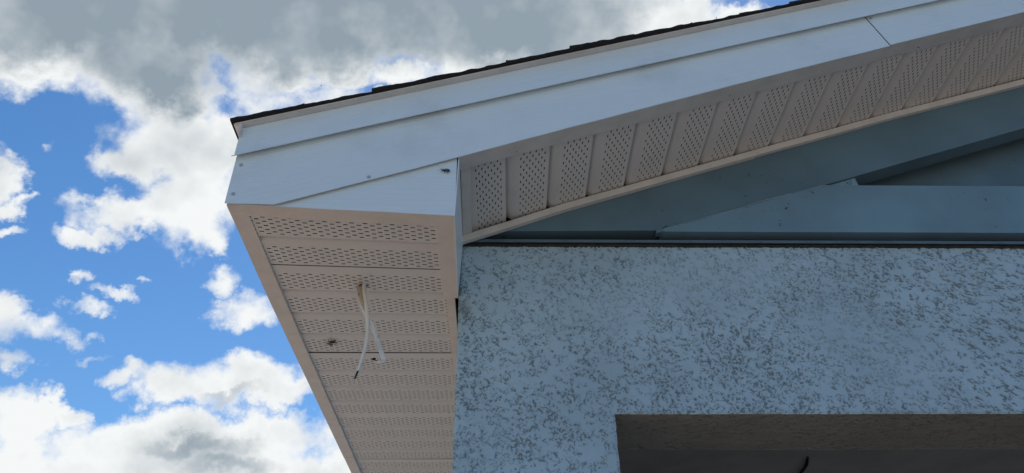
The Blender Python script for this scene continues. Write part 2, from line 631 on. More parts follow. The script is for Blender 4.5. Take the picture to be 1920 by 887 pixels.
RIDGE = 3.0
z_top = lambda x: 2.9407 + 0.331 * (x + 0.4377)           # underside of the drip flange
z_lip = lambda x: 2.8625 + 0.3345 * (x + 0.4223)          # lower lip of the rake band
z_bot = interp([(-0.334, 2.7575), (0.0082, 2.8815), (0.2252, 2.9636), (0.6078, 3.1030), (0.9881, 3.2390), (1.3628, 3.3702), (3.0, 3.930)])
z_jlow = interp([(0.0059, 2.8688), (0.1199, 2.9130), (0.2467, 2.9640), (0.4853, 3.0485), (0.681, 3.1169), (1.1321, 3.2725), (1.5244, 3.3993), (3.0, 3.890)])
HS = 2.75                                                 # eave soffit level

# --- front wall: one sheet with real knockdown relief
XN, ZN, ZT = 0.3253, 2.4689, 2.8870


def axis(a, b, step):
    n = max(2, int(round((b - a) / step)) + 1)
    return np.linspace(a, b, n)[:-1]


def rings(x, y, cell, seed, keepf):
    """curled bubble outlines: one broken ring per cell"""
    ix, iy = np.floor(x / cell), np.floor(y / cell)
    out = np.zeros_like(x)
    for dx in (-1, 0, 1):
        for dy in (-1, 0, 1):
            cx, cy = ix + dx, iy + dy
            h1, h2, h3, h4 = (hashn(cx, cy, seed + i) for i in range(4))
            px, py = (cx + 0.1 + 0.8 * h1) * cell, (cy + 0.1 + 0.8 * h2) * cell
            ux, uy = x - px, y - py
            dd = np.hypot(ux, uy * 1.15)
            ang = np.arctan2(uy, ux)
            wob = 1 + 0.28 * np.sin(2 * ang + 6.28 * h3) + 0.16 * np.sin(5 * ang + 6.28 * h4)
            r0 = cell * (0.16 + 0.24 * h3) * wob
            br = 0.25 + 0.75 * sstep(-0.3, 0.6, np.sin(ang + 6.28 * h4))
            out = np.maximum(out, np.exp(-((dd - r0) / (0.085 * cell + 0.0004)) ** 2) * br * (h4 < keepf))
    return out


def stucco_relief(x, y, seed=0, density=0.0):
    wx = x + 0.004 * (fbm(x / 0.011, y / 0.011, 2, seed + 50) - 0.5)
    wy = y + 0.004 * (fbm(x / 0.011, y / 0.011, 2, seed + 60) - 0.5)
    # the trowel drags the blobs into streaks towards the right
    st = sstep(0.45, 1.5, x)
    xr = 0.927 * wx - 0.375 * (wy - 2.65)
    wy = 0.375 * wx + 0.927 * (wy - 2.65) + 7.0
    sx = (xr - 0.8) / (1 + 0.7 * st) + 5.0
    lo = fbm(x / 0.055, y / 0.045, 3, seed + 5)
    lo2 = fbm(x / 0.28, y / 0.20, 2, seed + 9)
    n1 = fbm(sx / 0.0115, wy / 0.0095, 2, seed + 1)
    n2 = fbm(sx / 0.0042, wy / 0.0036, 1, seed + 3)
    n3 = fbm(sx / 0.0062, wy / 0.0046, 2, seed + 31, 0.6)
    drive = n1 + 0.30 * (lo - 0.5) + 0.20 * (lo2 - 0.5) + density - 0.10 * sstep(2.79, 2.87, y) * (1 - sstep(0.2, 0.9, x))
    patch = sstep(0.355, 0.485, drive + 0.035 * st)
    rg = np.maximum(rings(sx, wy, 0.0098, seed + 200, 0.85), 0.9 * rings(sx + 3, wy + 1, 0.0062, seed + 300, 0.70))
    pits = sstep(0.66, 0.86, n2)
    lone = rings(wx + 9, wy + 4, 0.017, seed + 400, 0.35) * sstep(0.3, 0.5, lo)
    line = np.clip(patch * (0.80 * rg + 0.55 * pits) + 0.6 * lone, 0, 1)
    h = -0.0030 * line + 0.0020 * patch * n3
    # mildew and painted crevice shade along the torn edges, heavier in some zones
    zone = sstep(0.22, 0.72, fbm(x / 0.33 + 3.3, y / 0.20, 3, seed + 41) + 0.12 * st)
    grime_shade = sstep(0.15, 0.90, line) * (0.40 + 0.60 * zone) + 0.13 * patch * (0.3 + 0.7 * zone)
    grime_shade = grime_shade + 0.40 * np.exp(-(x / 0.028) ** 2 - ((y - 2.715) / 0.055) ** 2) * (0.5 + n1)      # old damp stain by the corner
    return h + 0.0009 * (fbm(x / 0.05, y / 0.05, 2, seed + 7) - 0.5), grime_shade


gx = np.concatenate([axis(0.0, XN, 0.0014), axis(XN, 1.42, 0.0014), axis(1.45, 3.2, 0.012), np.array([3.2, XR])])
gz = np.concatenate([np.array([GZ]), axis(0.9, 2.06, 0.03), axis(2.06, 2.30, 0.004), axis(2.30, ZN, 0.0015), axis(ZN, ZT, 0.0014), np.array([ZT])])
X, Z = np.meshgrid(gx, gz, indexing='ij')
hgt, GR = stucco_relief(X, Z)
# relief dies out at the free edges
fade = sstep(0, 0.006, X)
inop = np.minimum(sstep(0, 0.005, np.where(Z < ZN, XN - X, 1.0)), sstep(0, 0.005, np.where(X > XN, Z - ZN, 1.0)))
hgt = hgt * fade * np.where((X <= XN) | (Z >= ZN), inop, 0)
round_ = 0.003 * (1 - sstep(0, 0.007, X)) + 0.003 * (1 - np.where((X <= XN) | (Z >= ZN), inop, 0))
P = np.stack([X, -hgt + round_, Z], -1)
edge = np.abs(Z - ZN) < 1e-6
P[..., 2] += np.where(edge & (X > XN), 0.0016 * (fbm(X / 0.02, X * 0 + 3, 3, 77) - 0.5), 0)
edgex = (np.abs(X - XN) < 1e-6) & (Z < ZN)
P[..., 0] += np.where(edgex, 0.004 * (fbm(Z / 0.025, Z * 0 + 5, 3, 78) - 0.5), 0)
xc = 0.5 * (gx[1:] + gx[:-1]); zc = 0.5 * (gz[1:] + gz[:-1])
XO1 = 3.2                                               # right jamb of the opening
keep = ~((xc[:, None] > XN) & (xc[:, None] < XO1) & (zc[None, :] < ZN))
wall = H(grid_mesh('front_wall', P, keep, M_STUCCO, grime_shade=GR))
wall['label'] = 'pale grey blue stucco with rough troweled texture'

# reveal of the opening: lintel underside and jamb, 0.21 m deep
DEP = 0.2137
lx = np.concatenate([axis(XN, 1.55, 0.003), axis(1.55, XO1, 0.03), np.array([XO1])])
ly = np.concatenate([axis(0.003, DEP, 0.003), np.array([DEP])])
LX, LY = np.meshgrid(lx, ly, indexing='ij')
rel, GRL = stucco_relief(LX + 5, LY * 1.4, 40, -0.015)
rel = 0.7 * rel * sstep(0, 0.008, LY - 0.003) * sstep(0, 0.006, LX - XN)
zz = ZN - rel + np.where(LY < 0.004, 0.0016 * (fbm(LX / 0.02, LX * 0 + 3, 3, 77) - 0.5), 0)
sub(grid_mesh('lintel_underside', np.stack([LX, LY, zz], -1), np.ones((len(lx) - 1, len(ly) - 1), bool), M_STUCCO_IN, grime_shade=GRL), wall)
jz = np.concatenate([np.array([GZ]), axis(0.9, 2.0, 0.05), axis(2.0, ZN, 0.004), np.array([ZN])])
JZ, JY = np.meshgrid(jz, ly, indexing='ij')
relj, GRJ = stucco_relief(JZ, JY, 90, -0.01)
relj = 0.6 * relj * sstep(0, 0.008, JY - 0.003) * sstep(0, 0.008, ZN - JZ)
jx = XN + relj + np.where(JY < 0.004, 0.004 * (fbm(JZ / 0.025, JZ * 0 + 5, 3, 78) - 0.5), 0)
sub(grid_mesh('jamb', np.stack([jx, JY, JZ], -1), np.ones((len(jz) - 1, len(ly) - 1), bool), M_STUCCO_IN, grime_shade=GRJ), wall)
sub(mesh_obj('jamb', [(XO1, 0.003, GZ), (XO1, DEP, GZ), (XO1, DEP, ZN), (XO1, 0.003, ZN)], [(0, 1, 2, 3)], M_STUCCO_IN), wall)
# the dim porch room behind the opening
CZ = 2.65
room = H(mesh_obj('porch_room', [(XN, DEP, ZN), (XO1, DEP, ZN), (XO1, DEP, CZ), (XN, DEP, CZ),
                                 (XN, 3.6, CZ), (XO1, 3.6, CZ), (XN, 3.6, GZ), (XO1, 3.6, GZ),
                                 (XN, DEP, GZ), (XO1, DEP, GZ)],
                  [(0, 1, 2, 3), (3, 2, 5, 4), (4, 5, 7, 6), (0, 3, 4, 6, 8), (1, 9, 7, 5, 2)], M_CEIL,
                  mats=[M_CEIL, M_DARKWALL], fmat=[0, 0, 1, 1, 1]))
room['label'] = 'dim smooth ceiling inside the opening'
sub(tube('ceiling_wire', [(1.030, 0.785, CZ - 0.004), (1.040, 0.83, CZ - 0.010), (1.050, 0.89, CZ - 0.008), (1.066, 1.0, CZ - 0.004)],
         [0.003, 0.0055, 0.005, 0.003], M_WIRE), room)
# other walls (side, back, right) of the shell
for nm, v in (('side_wall', [(0, 0.003, GZ), (0, YB, GZ), (0, YB, 2.90), (0, 0.003, 2.90)]),
              ('side_wall', [(XR, 0, GZ), (XR, YB, GZ), (XR, YB, 2.90), (XR, 0, 2.90)]),
              ('back_wall', [(0, YB, GZ), (XR, YB, GZ), (XR, YB, 2.93), (RIDGE, YB, 4.0), (0, YB, 2.93)])):
    H(mesh_obj(nm, v, [tuple(range(len(v)))], M_STUCCO))

# --- gable trim above the stucco
YF = -0.020
zr = lambda x: 3.0472 + (x - 0.8765) * 0.3395            # lower edge of the rake board
gp_ = H(slab('gable_panel', [(0.0, 2.884), (XR, 2.884), (XR, 2.90), (RIDGE, 3.99), (0.0, 2.95)], 0.082, 0.10, M_BOARD_SHADED))
gp_['label'] = 'recessed blue grey gable panel with shade painted into its colour'
rk = [(0.012, 2.9085), (0.20, 2.9097), (0.40, 2.9120), (0.455, 2.9126), (0.468, 2.9150), (0.4752, 2.9174 + 0.002)]
rk += [(x, zr(x)) for x in np.linspace(0.52, RIDGE, 26)]
rk += [(x, z_jlow(x) + 0.03) for x in np.linspace(RIDGE, 0.012, 26)]
rake_board = H(slab('rake_board', rk, YF, 0.030, M_BOARD_SHADED))
fb_ = [(0.4690, 2.9068), (0.482, 2.9053), (XR, 2.9094), (XR, 3.0472), (0.8790, 3.0472), (0.70, zr(0.70) - 0.0018), (0.53, zr(0.53) - 0.0012), (0.4765, 2.9155)]
frieze = H(slab('frieze_board', fb_, YF - 0.0060, 0.0405, M_BOARD_LIT))
sub(tube('caulk_bead', [(x, YF - 0.0052, zr(x) + 0.0006 + 0.0012 * math.sin(x * 37)) for x in np.linspace(0.50, 0.80, 16)], [0.0011 * (0.4 + 0.6 * abs(math.sin(x * 23))) for x in np.linspace(0.50, 0.80, 16)], M_CAULK, seg=6), frieze)
curl = [(0.4560, 2.9020), (0.4700, 2.9040), (0.4740, 2.9170), (0.4850, 2.9235), (0.4660, 2.9175), (0.4585, 2.9095)]
sub(slab('torn_edge', curl, YF - 0.006, YF + 0.012, M_BOARD_SHADED), rake_board)
# small plate wedged in the corner
gus = H(slab('gusset_plate', [(0.9075, 3.0475), (0.9130, 3.0600), (0.9790, 3.0838), (0.9830, 3.0475)], -0.012, -0.004, M_STEEL))
for (x, z) in ((0.930, 3.0525), (0.9345, 3.0585), (0.956, 3.0655), (0.966, 3.0700), (0.9635, 3.0625), (0.949, 3.0560)):
    sub(slab('nail_hole', [(x + 0.0016 * math.cos(a), z + 0.0016 * math.sin(a)) for a in np.linspace(0, 6.28, 7)[:-1]], -0.0126, -0.0115, M_WIRE), gus)
# flashing strip over the stucco edge
xs = np.linspace(0.004, XR, 160)
secs = []
for x in xs:
    w = 0.0012 * (float(fbm(np.array(x / 0.11), np.array(2.0), 2, 5)) - 0.5)
    secs.append([(x, -0.013 + w, 2.8905), (x, -0.0145 + w, 2.8825 + w), (x, -0.0125 + w, 2.8822 + w), (x, -0.011 + w, 2.8895), (x, 0.0815, 2.8895), (x, 0.0815, 2.8905)])
H(loft('flashing', secs, M_FLASH))
# ragged dark strip below the flashing, painting in the gap's shadow
secs = []
for x in np.linspace(0.006, 2.4, 300):
    a = float(fbm(np.array(x / 0.03), np.array(1.0), 3, 15)); b = float(fbm(np.array(x / 0.012), np.array(4.0), 2, 19))
    secs.append([(x, -0.0035 - 0.003 * b, 2.8845), (x, -0.004 - 0.003 * b, 2.8815 - 0.0035 * a), (x, 0.003, 2.877), (x, 0.003, 2.8845)])
sub(loft('shadow_lip', secs, M_GAP_SHADOW), wall)

# --- perforated soffit panels (quad four-inch profile, slots are real holes)
PITCH_S, ROWP, NROW = 0.1016, 0.00695, 9
SLOT_P, SLOT_L = 0.0262, 0.0084


def panel_grid(width, strips, v_front=0.0, last_seam=True, phase=0.0, groove0=False, SLOT_H=0.0028, SLOT_L=0.0086):
    """(u list, v list, h list, keep) of one panel; v=0 just behind the previous seam; flats end at k*PITCH"""
    us = {0.0, width}
    n = int(width / SLOT_P) + 3
    cols = []
    for a in range(-1, n):
        for half in (0, 1):
            u0 = phase + a * SLOT_P + half * SLOT_P / 2
            u1 = u0 + SLOT_L
            if u0 > 0.0005 and u1 < width - 0.0005:
                cols.append((u0, u1, half))
                us.add(round(u0, 6)); us.add(round(u1, 6))
    us = sorted(us)
    v, h, rowid = [], [], []

    def add(vv, hh):
        v.append(vv); h.append(hh)
    add(v_front, 0.0009 if groove0 else 0.0)
    rows = []
    for s in range(strips):
        fe = (s + 1) * PITCH_S                           # end of this flat
        r0 = fe - 0.0105 - (NROW - 1) * ROWP
        if s > 0 or groove0:
            pe = s * PITCH_S
            add(pe + 0.0005, 0.0135); add(pe + 0.0040, 0.0140); add(pe + 0.0110, 0.0055); add(pe + 0.0180, 0.0)
        for r in range(NROW):
            c = r0 + r * ROWP
            if c - SLOT_H < v_front + 0.001:
                continue
            add(c - SLOT_H / 2, 0.0); add(c + SLOT_H / 2, 0.0)
            rows.append((len(v) - 2, r % 2))
        add(fe - 0.0010, 0.0); add(fe, 0.0009)
    if last_seam:
        add(strips * PITCH_S + 0.0004, 0.010)
        add(strips * PITCH_S + 0.0020, 0.010)
    us = np.array(us)
    keep = np.ones((len(us) - 1, len(v) - 1), bool)
    mid = 0.5 * (us[1:] + us[:-1])
    for (vi, half) in rows:
        for (u0, u1, hf) in cols:
            if hf == half:
                keep[(mid > u0) & (mid < u1), vi] = False
    return us, np.array(v), np.array(h), keep


EV_X0, EV_X1 = -0.404, -0.016
Y_SEAM0 = -0.1039                                       # flat end of the cut front panel
eave = H(box('eave_soffit_backing', EV_X0, EV_X1, -0.29, YB + 0.2, HS + 0.090, HS + 0.095, M_ATTIC_DARK))  # dark sheet above the slots, standing for the unlit attic
eave.name = 'eave_soffit'
eave['label'] = 'tan perforated soffit under the eave'
shared = None
panel_n = 0
# front panel: two strips only, slightly fanned towards the rake; second panel takes up the rest of the skew
for pi in range(20):
    y_end = Y_SEAM0 + 0.4064 * pi
    if pi < 2:
        strips = 2 if pi == 0 else 4
        ys = y_end - strips * PITCH_S
        us, vs, hs, kp = panel_grid(EV_X1 - EV_X0, strips, (0.006 if pi == 0 else 0.0020), True, 0.004)
        U, V = np.meshgrid(us, vs, indexing='ij')
        Hh = np.meshgrid(us, hs, indexing='ij')[1]
        s = U / (EV_X1 - EV_X0)
        yy = ys + V
        sk = 0.0125 * (1 - sstep(-0.35, 0.75, yy))
        Pn = np.stack([EV_X0 + U, yy + sk * (s - 0.35), HS + 0.0065 + Hh + (0.003 - 0.011 * s) * (1 - sstep(-0.34, 0.12, yy))], -1)
        sub(grid_mesh('soffit_panel', Pn, kp, M_SOFFIT, smooth=False), eave)
    else:
        if shared is None:
            us, vs, hs, kp = panel_grid(EV_X1 - EV_X0, 4, 0.0020, True, 0.004)
            U, V = np.meshgrid(us, vs, indexing='ij')
            Hh = np.meshgrid(us, hs, indexing='ij')[1]
            shared = grid_mesh('soffit_panel', np.stack([U, V, Hh], -1), kp, M_SOFFIT, smooth=False)
            o = shared
        else:
            o = shared.copy()
            COL.objects.link(o)
        o.parent = eave
        o.location = (EV_X0, y_end - 4 * PITCH_S, HS + 0.0065 + 0.0010 * math.sin(pi * 2.3))
        o.rotation_euler = (0.0012 * math.sin(pi * 1.7), 0.002 * math.cos(pi * 2.9), 0.0022 * math.sin(pi * 3.1))
# eave fascia with its bottom flange (outer trim), in two lengths with a lapped joint
for (ya, yb, dz) in ((-0.312, 1.083, 0.0), (1.078, YB + 0.3, -0.0018)):
    secs = []
    for y in np.linspace(ya, yb, 30):
        w = 0.0012 * (float(fbm(np.array(y / 0.3), np.array(1.0), 2, 25)) - 0.5)
        b = HS + dz + w + 0.0082 * (1 - float(sstep(-0.32, 0.05, y)))
        secs.append([(-0.4275 - dz, y, z_top(-0.4275)), (-0.4275 - dz, y, b), (-0.3930 + w, y, b), (-0.3930 + w, y, b + 0.010), (-0.3950, y, b + 0.010), (-0.3950, y, b + 0.002), (-0.4255, y, b + 0.002), (-0.4255, y, z_top(-0.4275))])
    H(loft('eave_fascia', secs, M_TRIM))
# thin J-channel between soffit and side wall, beyond the boxed return
H(box('wall_channel', -0.0290, -0.0095, 0.008, YB, HS - 0.001, HS + 0.011, M_TRIM))

# --- boxed return under the rake: front, side and bottom flanges
secs, fls = [], []
for s in np.linspace(0, 1, 40):
    x = -0.424 + s * (0.0040 + 0.424)
    w = 0.0010 * (float(fbm(np.array(x / 0.06), np.array(1.0), 2, 35)) - 0.5)
    zb = 2.7590 + s * (2.7383 - 2.7590) + w
    yb = -0.2853 + s * 0.0225
    zi = zb + 0.75 * ((2.7535 + s * (2.744 - 2.7535)) - zb)
    zt = max(zb + 0.004, z_bot(x) + 0.012)
    secs.append([(x, fy(x), zt), (x, fy(x), zb), (x, fy(x) + 0.002, zb + 0.0004), (x, fy(x) + 0.002, zt)])
    fls.append([(x, fy(x) + 0.0021, zb + 0.0002), (x, yb, zi), (x, yb, zi + 0.003), (x, fy(x) + 0.0021, zb + 0.003)])
boxr = H(loft('boxed_return', secs, M_BOX))
sub(loft('bottom_flange', fls, M_TRIM), boxr)
boxr['label'] = 'white metal boxed return with a triangular front face'
V = [(0.0045, fy(0), 2.7383), (0.0085, fy(0), 2.8830), (0.0060, -0.002, 2.8830), (-0.0010, -0.002, 2.7440)]
side = mesh_obj('side_face', V + [(x - 0.002, y, z) for x, y, z in V], [(0, 3, 2, 1), (4, 5, 6, 7), (0, 1, 5, 4), (2, 3, 7, 6), (1, 2, 6, 5), (0, 4, 7, 3)], M_BOX)
sub(side, boxr)
sub(loft('bottom_flange', [[(-0.0345, y, z - 0.0), (0.0030 - 0.0040 * t, y, z), (0.0030 - 0.0040 * t, y, z + 0.004), (-0.0320, y, z + 0.012), (-0.0345, y, z + 0.012)]
                           for t, y, z in ((0.0, -0.2660, 2.7432), (0.5, -0.12, 2.7440), (1.0, 0.0105, 2.7455))], M_TRIM), boxr)

# --- rake fascia: two lapped lengths, woodgrain aluminium with a bottom flange
XJ = 0.9881


def rake_piece(x0, x1, off, cut0, cut1, drop):
    """sections of the face and of its bottom flange"""
    secs, fl = [], []
    n = max(12, int((x1 - x0) / 0.025))
    xs_ = [x0 + i / n * (x1 - x0) for i in range(n + 1)]
    if x0 < -0.335 < x1:
        xs_ = sorted(xs_ + [-0.336, -0.334])
    for x in xs_:
        s = (x - x0) / (x1 - x0)
        w = 0.0016 * (float(fbm(np.array(x / 0.10), np.array(2.0), 3, 45)) - 0.5)
        lean = cut0 * (1 - s) ** 40 + cut1 * s ** 40          # square-cut ends lean with the slope
        zt = z_lip(x) + 0.030
        zb = max(z_bot(x), 2.7592 - 0.02 * (x + 0.4275)) + w - drop
        xt = x + lean * (zt - zb)
        yb = fy(x, off)
        secs.append([(xt, fy(xt, off), zt), (x, yb, zb), (x, yb + 0.002, zb + 0.0003), (xt, fy(xt, off) + 0.002, zt)])
        fl.append([(x, yb + 0.0021, zb + 0.0002), (x, yb + 0.047, zb + 0.0040), (x, yb + 0.047, zb + 0.0055), (x, yb + 0.0021, zb + 0.0017)])
    return secs, fl


a_, _ = rake_piece(-0.4275, -0.0, 0.0078, 0, 0, 0.0035)
b_, fl_ = rake_piece(0.0065, XJ - 0.0005, 0.0078, 0, -0.32, 0.0035)
rf = H(loft('rake_fascia', a_ + b_, M_FASCIA))
rf['label'] = 'white wood grain metal fascia along the rake'
sub(loft('bottom_flange', fl_, M_TRIM2), rf)
b_, fl_ = rake_piece(XJ + 0.0020, RIDGE, 0.0080, -0.32, 0, 0.0010)
rf2 = H(loft('rake_fascia', b_, M_FASCIA))
sub(loft('bottom_flange', fl_, M_TRIM2), rf2)
H(loft('rake_fascia', [[(2 * RIDGE - p[0], p[1], p[2]) for p in s] for s in rake_piece(0.0065, RIDGE, 0.0040, 0, 0, 0.0)[0]], M_FASCIA))


def screw(x, z, off, part):
    secs = []
    y = fy(x, off)
    for r, d in ((0.0036, 0.0), (0.0036, 0.0012), (0.0026, 0.0024), (0.0010, 0.0028)):
        secs.append([(x + r * math.cos(a), y - d, z + r * math.sin(a)) for a in np.linspace(0, 2 * math.pi, 11)[:-1]])
    sub(loft('screw', secs, M_SCREW, smooth=True), part)


for x, z in ((-0.4146, 2.8480), (-0.4159, 2.7765), (-0.1649, 2.8225)):
    screw(x, z, 0.0078, rf)
screw(0.9700, 3.3305, 0.0080, rf2)
for x in (0.1237, 0.6002):
    sub(loft('screw', [[(x + r * math.cos(a), fy(x) + 0.027 + r * math.sin(a), z_bot(x) - d) for a in np.linspace(0, 2 * math.pi, 9)[:-1]] for r, d in ((0.003, -0.003), (0.0026, 0.0006), (0.001, 0.0013))], M_SCREW), rf)
sub(loft('screw', [[(1.083 + r * math.cos(a), fy(1.083) + 0.027 + r * math.sin(a), z_bot(1.083) - d) for a in np.linspace(0, 2 * math.pi, 9)[:-1]] for r, d in ((0.003, -0.006), (0.0026, -0.001), (0.001, 0.0))], M_STEEL), rf2)

# --- rake band (drip edge trim) with kicked-out lower lip and the flange under the shingles
def band(x):
    w = 0.0010 * (float(fbm(np.array(x / 0.16), np.array(3.0), 2, 55)) - 0.5)
    zl, zt = z_lip(x) + w, z_top(x)
    P = [(0.0105, zt - 0.0006), (0.0090, zt - 0.0006), (0.0090, zl + 0.0115), (0.0208, zl), (0.0225, zl + 0.0005), (0.0105, zl + 0.0125)]
    return [(x, fy(x, o), z) for o, z in P]


def drip(x):
    zt = z_top(x)
    return [(x, fy(x, o), z) for o, z in ((0.0250, zt), (0.0256, zt + 0.0026), (-0.010, zt + 0.0028), (-0.010, zt))]


rb = H(loft('rake_band', [band(x) for x in np.linspace(-0.4318, RIDGE, 110)], M_FASCIA))
rb['label'] = 'white metal drip band along the roof edge'
sub(loft('drip_flange', [drip(x) for x in np.linspace(-0.4400, RIDGE, 60)], M_TRIM2), rb)
H(loft('rake_band', [[(2 * RIDGE - p[0], p[1], p[2]) for p in band(x)] for x in np.linspace(-0.4318, RIDGE, 20)], M_FASCIA))
# drip flange along the eave
ze = z_top(-0.44)
H(loft('eave_drip_edge', [[(-0.4275, y, ze - 0.022), (-0.4310, y, ze - 0.022), (-0.4330, y, ze - 0.006), (-0.4430, y, ze + 0.0005), (-0.4430, y, ze + 0.003), (-0.4275, y, ze + 0.004)] for y in (fy(-0.43, 0.0235), YB + 0.3)], M_TRIM))

# --- rake soffit: perforated panels running out from the wall, between J-channel and fascia flange
bz = lambda s: (0.1057 + 0.0955 * s, -0.0320, 2.9335 + 0.0348 * s - 0.00011 * s * s)
tz = lambda s: (0.1010 + 0.0957 * s, -0.2590 + 0.00135 * s, 2.9312 + 0.0342 * s)
rake = H(slab('rake_soffit', [(0.0075, 2.9640), (RIDGE, 4.000), (XR, 3.0), (XR, 3.004), (RIDGE, 4.004), (0.0075, 2.9680)], -0.245, 0.005, M_ATTIC_DARK))
rake['label'] = 'perforated soffit running up under the rake'
W_R = 0.262
rng0 = np.random.RandomState(8)
for pi in range(7):
    us, vs, hs, kp = panel_grid(W_R, 4, 0.0 if pi else 0.0145, False, 0.003, pi > 0, 0.0025, 0.0078)
    U, V = np.meshgrid(us, vs, indexing='ij')
    Hh = np.meshgrid(us, hs, indexing='ij')[1]
    s = (V + 4 * pi * PITCH_S) / PITCH_S - 1.0            # strip coordinate: flat k ends at s = k
    f = (U - 0.012) / (W_R - 0.035)                       # 0 at the wall channel, 1 at the fascia flange
    b = bz(s); t = tz(s)
    Pn = np.stack([b[0] * (1 - f) + t[0] * f, b[1] * (1 - f) + t[1] * f, b[2] * (1 - f) + t[2] * f + Hh + 0.0012 * (rng0.rand() - 0.5) + 0.0016 * (fbm(U / 0.15 + 7 * pi, V / 0.2, 2, 91) - 0.5)], -1)
    sub(grid_mesh('soffit_panel', Pn[:, ::-1], kp[:, ::-1], M_SOFFIT, smooth=False), rake)
# plain end channel beside the boxed return
sub(loft('end_channel', [[(x0, y, z_bot(x0) + 0.0045 + dz), (x0 + 0.0205, y, z_bot(x0 + 0.0205) + 0.0045 + dz), (x0 + 0.0205, y, z_bot(x0 + 0.0205) + 0.012), (x0, y, z_bot(x0) + 0.012)]
                         for x0, y, dz in ((0.0095, -0.270, 0.0), (0.0065, -0.020, 0.0))], M_TRIM2), rake)
# the far half of the rake soffit, beyond the ridge
sub(mesh_obj('soffit_panel', [(2.78, -0.01, 3.86), (RIDGE, -0.01, 3.945), (XR, -0.01, 2.89), (XR, -0.30, 2.89), (RIDGE, -0.30, 3.945), (2.78, -0.30, 3.86)], [(0, 1, 4, 5), (1, 2, 3, 4)], M_SOFFIT), rake)
# J-channel along the wall, two lengths lapped
for (xa, xb, dz, dy) in ((0.0040, 0.735, 0.0, 0.0), (0.728, RIDGE, 0.0022, 0.002)):
    secs = []
    for x in np.linspace(xa, xb, 40):
        w = 0.0012 * (float(fbm(np.array(x / 0.12), np.array(6.0), 2, 65)) - 0.5)
        z0 = z_jlow(x) + w + dz
        secs.append([(x, -0.0335 + dy, z0), (x, -0.0345 + dy, z0 + 0.0175), (x, -0.0320 + dy, z0 + 0.0175), (x, -0.0310 + dy, z0 + 0.0025), (x, -0.0205, z0 + 0.004), (x, -0.0205, z0 + 0.0005)])
    sub(loft('wall_channel', secs, M_TRIM2), rake)

# --- roof: sheathing and shingle courses
zr_top = lambda x: z_top(x) + 0.0032
V = []
for y in (-0.255, YB + 0.3):
    V += [(-0.4270, y, zr_top(-0.4270)), (RIDGE, y, zr_top(RIDGE)), (2 * RIDGE + 0.427, y, zr_top(-0.427)),
          (2 * RIDGE + 0.427, y, zr_top(-0.427) - 0.015), (RIDGE, y, zr_top(RIDGE) - 0.015), (-0.4270, y, zr_top(-0.427) - 0.015)]
F = [(0, 6, 7, 1), (1, 7, 8, 2), (5, 4, 10, 11), (4, 3, 9, 10), (0, 1, 4, 5), (1, 2, 3, 4), (6, 11, 10, 7), (7, 10, 9, 8), (0, 5, 11, 6), (2, 8, 9, 3)]
roof = H(mesh_obj('roof', V, F, M_WOOD))
roof['label'] = 'dark shingle roof edge above the white band'
CS = math.cos(SLOPE)
courses = [-0.4480, -0.3190, -0.1760, -0.0310, 0.1020, 0.2420, 0.3770, 0.5150, 0.6440, 0.7700]
while courses[-1] < RIDGE - 0.1:
    courses.append(courses[-1] + 0.1345)
rng = np.random.RandomState(3)


def shingle(x0, x1, y0, y1, lift, thick, ragged, mirror=False):
    n = 22 if ragged else 2
    secs = []
    lo = 0.003 + 0.002 * rng.rand()
    ph = rng.rand() * 50
    for i in range(n + 1):
        s = i / n
        x = x0 + s * (x1 - x0)
        j = float(fbm(np.array(x / 0.02 + ph), np.array(1.0), 3, 75)) - 0.5 if ragged else 0
        sag = math.sin(math.pi * min(1, s * 1.05)) * lo
        zt = zr_top(x) + 0.0018 + (thick + lift - 0.0018) * max(0.0, 1 - s / 0.75) ** 1.2 + 0.0022 * j
        zb = zr_top(x) + 0.0004 + max(0.0, lift * (1 - s) - sag * 0.3) * 0.6
        ye = y0 - 0.004 * j
        xx = 2 * RIDGE - x if mirror else x
        secs.append([(xx, ye, zb), (xx, ye - 0.0006, zt), (xx, y1, zt), (xx, y1, zb)])
    return secs


for ci in range(len(courses) - 1):
    x0, x1 = courses[ci], courses[ci + 1] + 0.012
    ov = 0.030 + 0.008 * rng.rand()
    ln = 0.45 + 0.5 * ((ci * 0.37) % 1)
    lift = 0.0008 + 0.0026 * rng.rand()
    yv = fy(x0, ov)
    sub(loft('shingle', shingle(x0, x1, yv, yv + ln, lift, 0.0044, True), M_SHINGLE), roof)
    sub(loft('shingle', shingle(x0, x1, yv + ln + 0.004, YB + 0.32, lift, 0.0044, False), M_SHINGLE), roof)
sub(loft('shingle_slope', shingle(-0.45, RIDGE, -0.345, YB + 0.32, 0.0, 0.006, False, True), M_SHINGLE), roof)
# back closure of the overhangs
H(mesh_obj('back_fascia', [(-0.43, YB + 0.25, HS), (XR + 0.43, YB + 0.25, HS), (XR + 0.43, YB + 0.25, 2.93), (RIDGE, YB + 0.25, 4.06), (-0.43, YB + 0.25, 2.93)], [(0, 1, 2, 3, 4)], M_TRIM))
H(mesh_obj('right_eave', [(XR, -0.30, HS), (XR + 0.43, -0.30, HS), (XR + 0.43, YB + 0.25, HS), (XR, YB + 0.25, HS), (XR + 0.43, -0.30, 2.93), (XR + 0.43, YB + 0.25, 2.93), (XR, -0.30, 2.95)], [(0, 1, 2, 3), (1, 4, 5, 2), (0, 6, 4, 1)], M_TRIM))

# ------------------------------------------------------------------ cables hanging from the soffit
YC = -0.025
cb = empty('hanging_cable', (-0.212, YC, HS), 'dirty white electrical cable hanging from the eave soffit, kinked back at its end', 'cable')
INVC = Matrix.Translation((0.212, -YC, -HS))


def C(o, par, inv):
    o.parent = par
    o.matrix_parent_inverse = inv
    return o


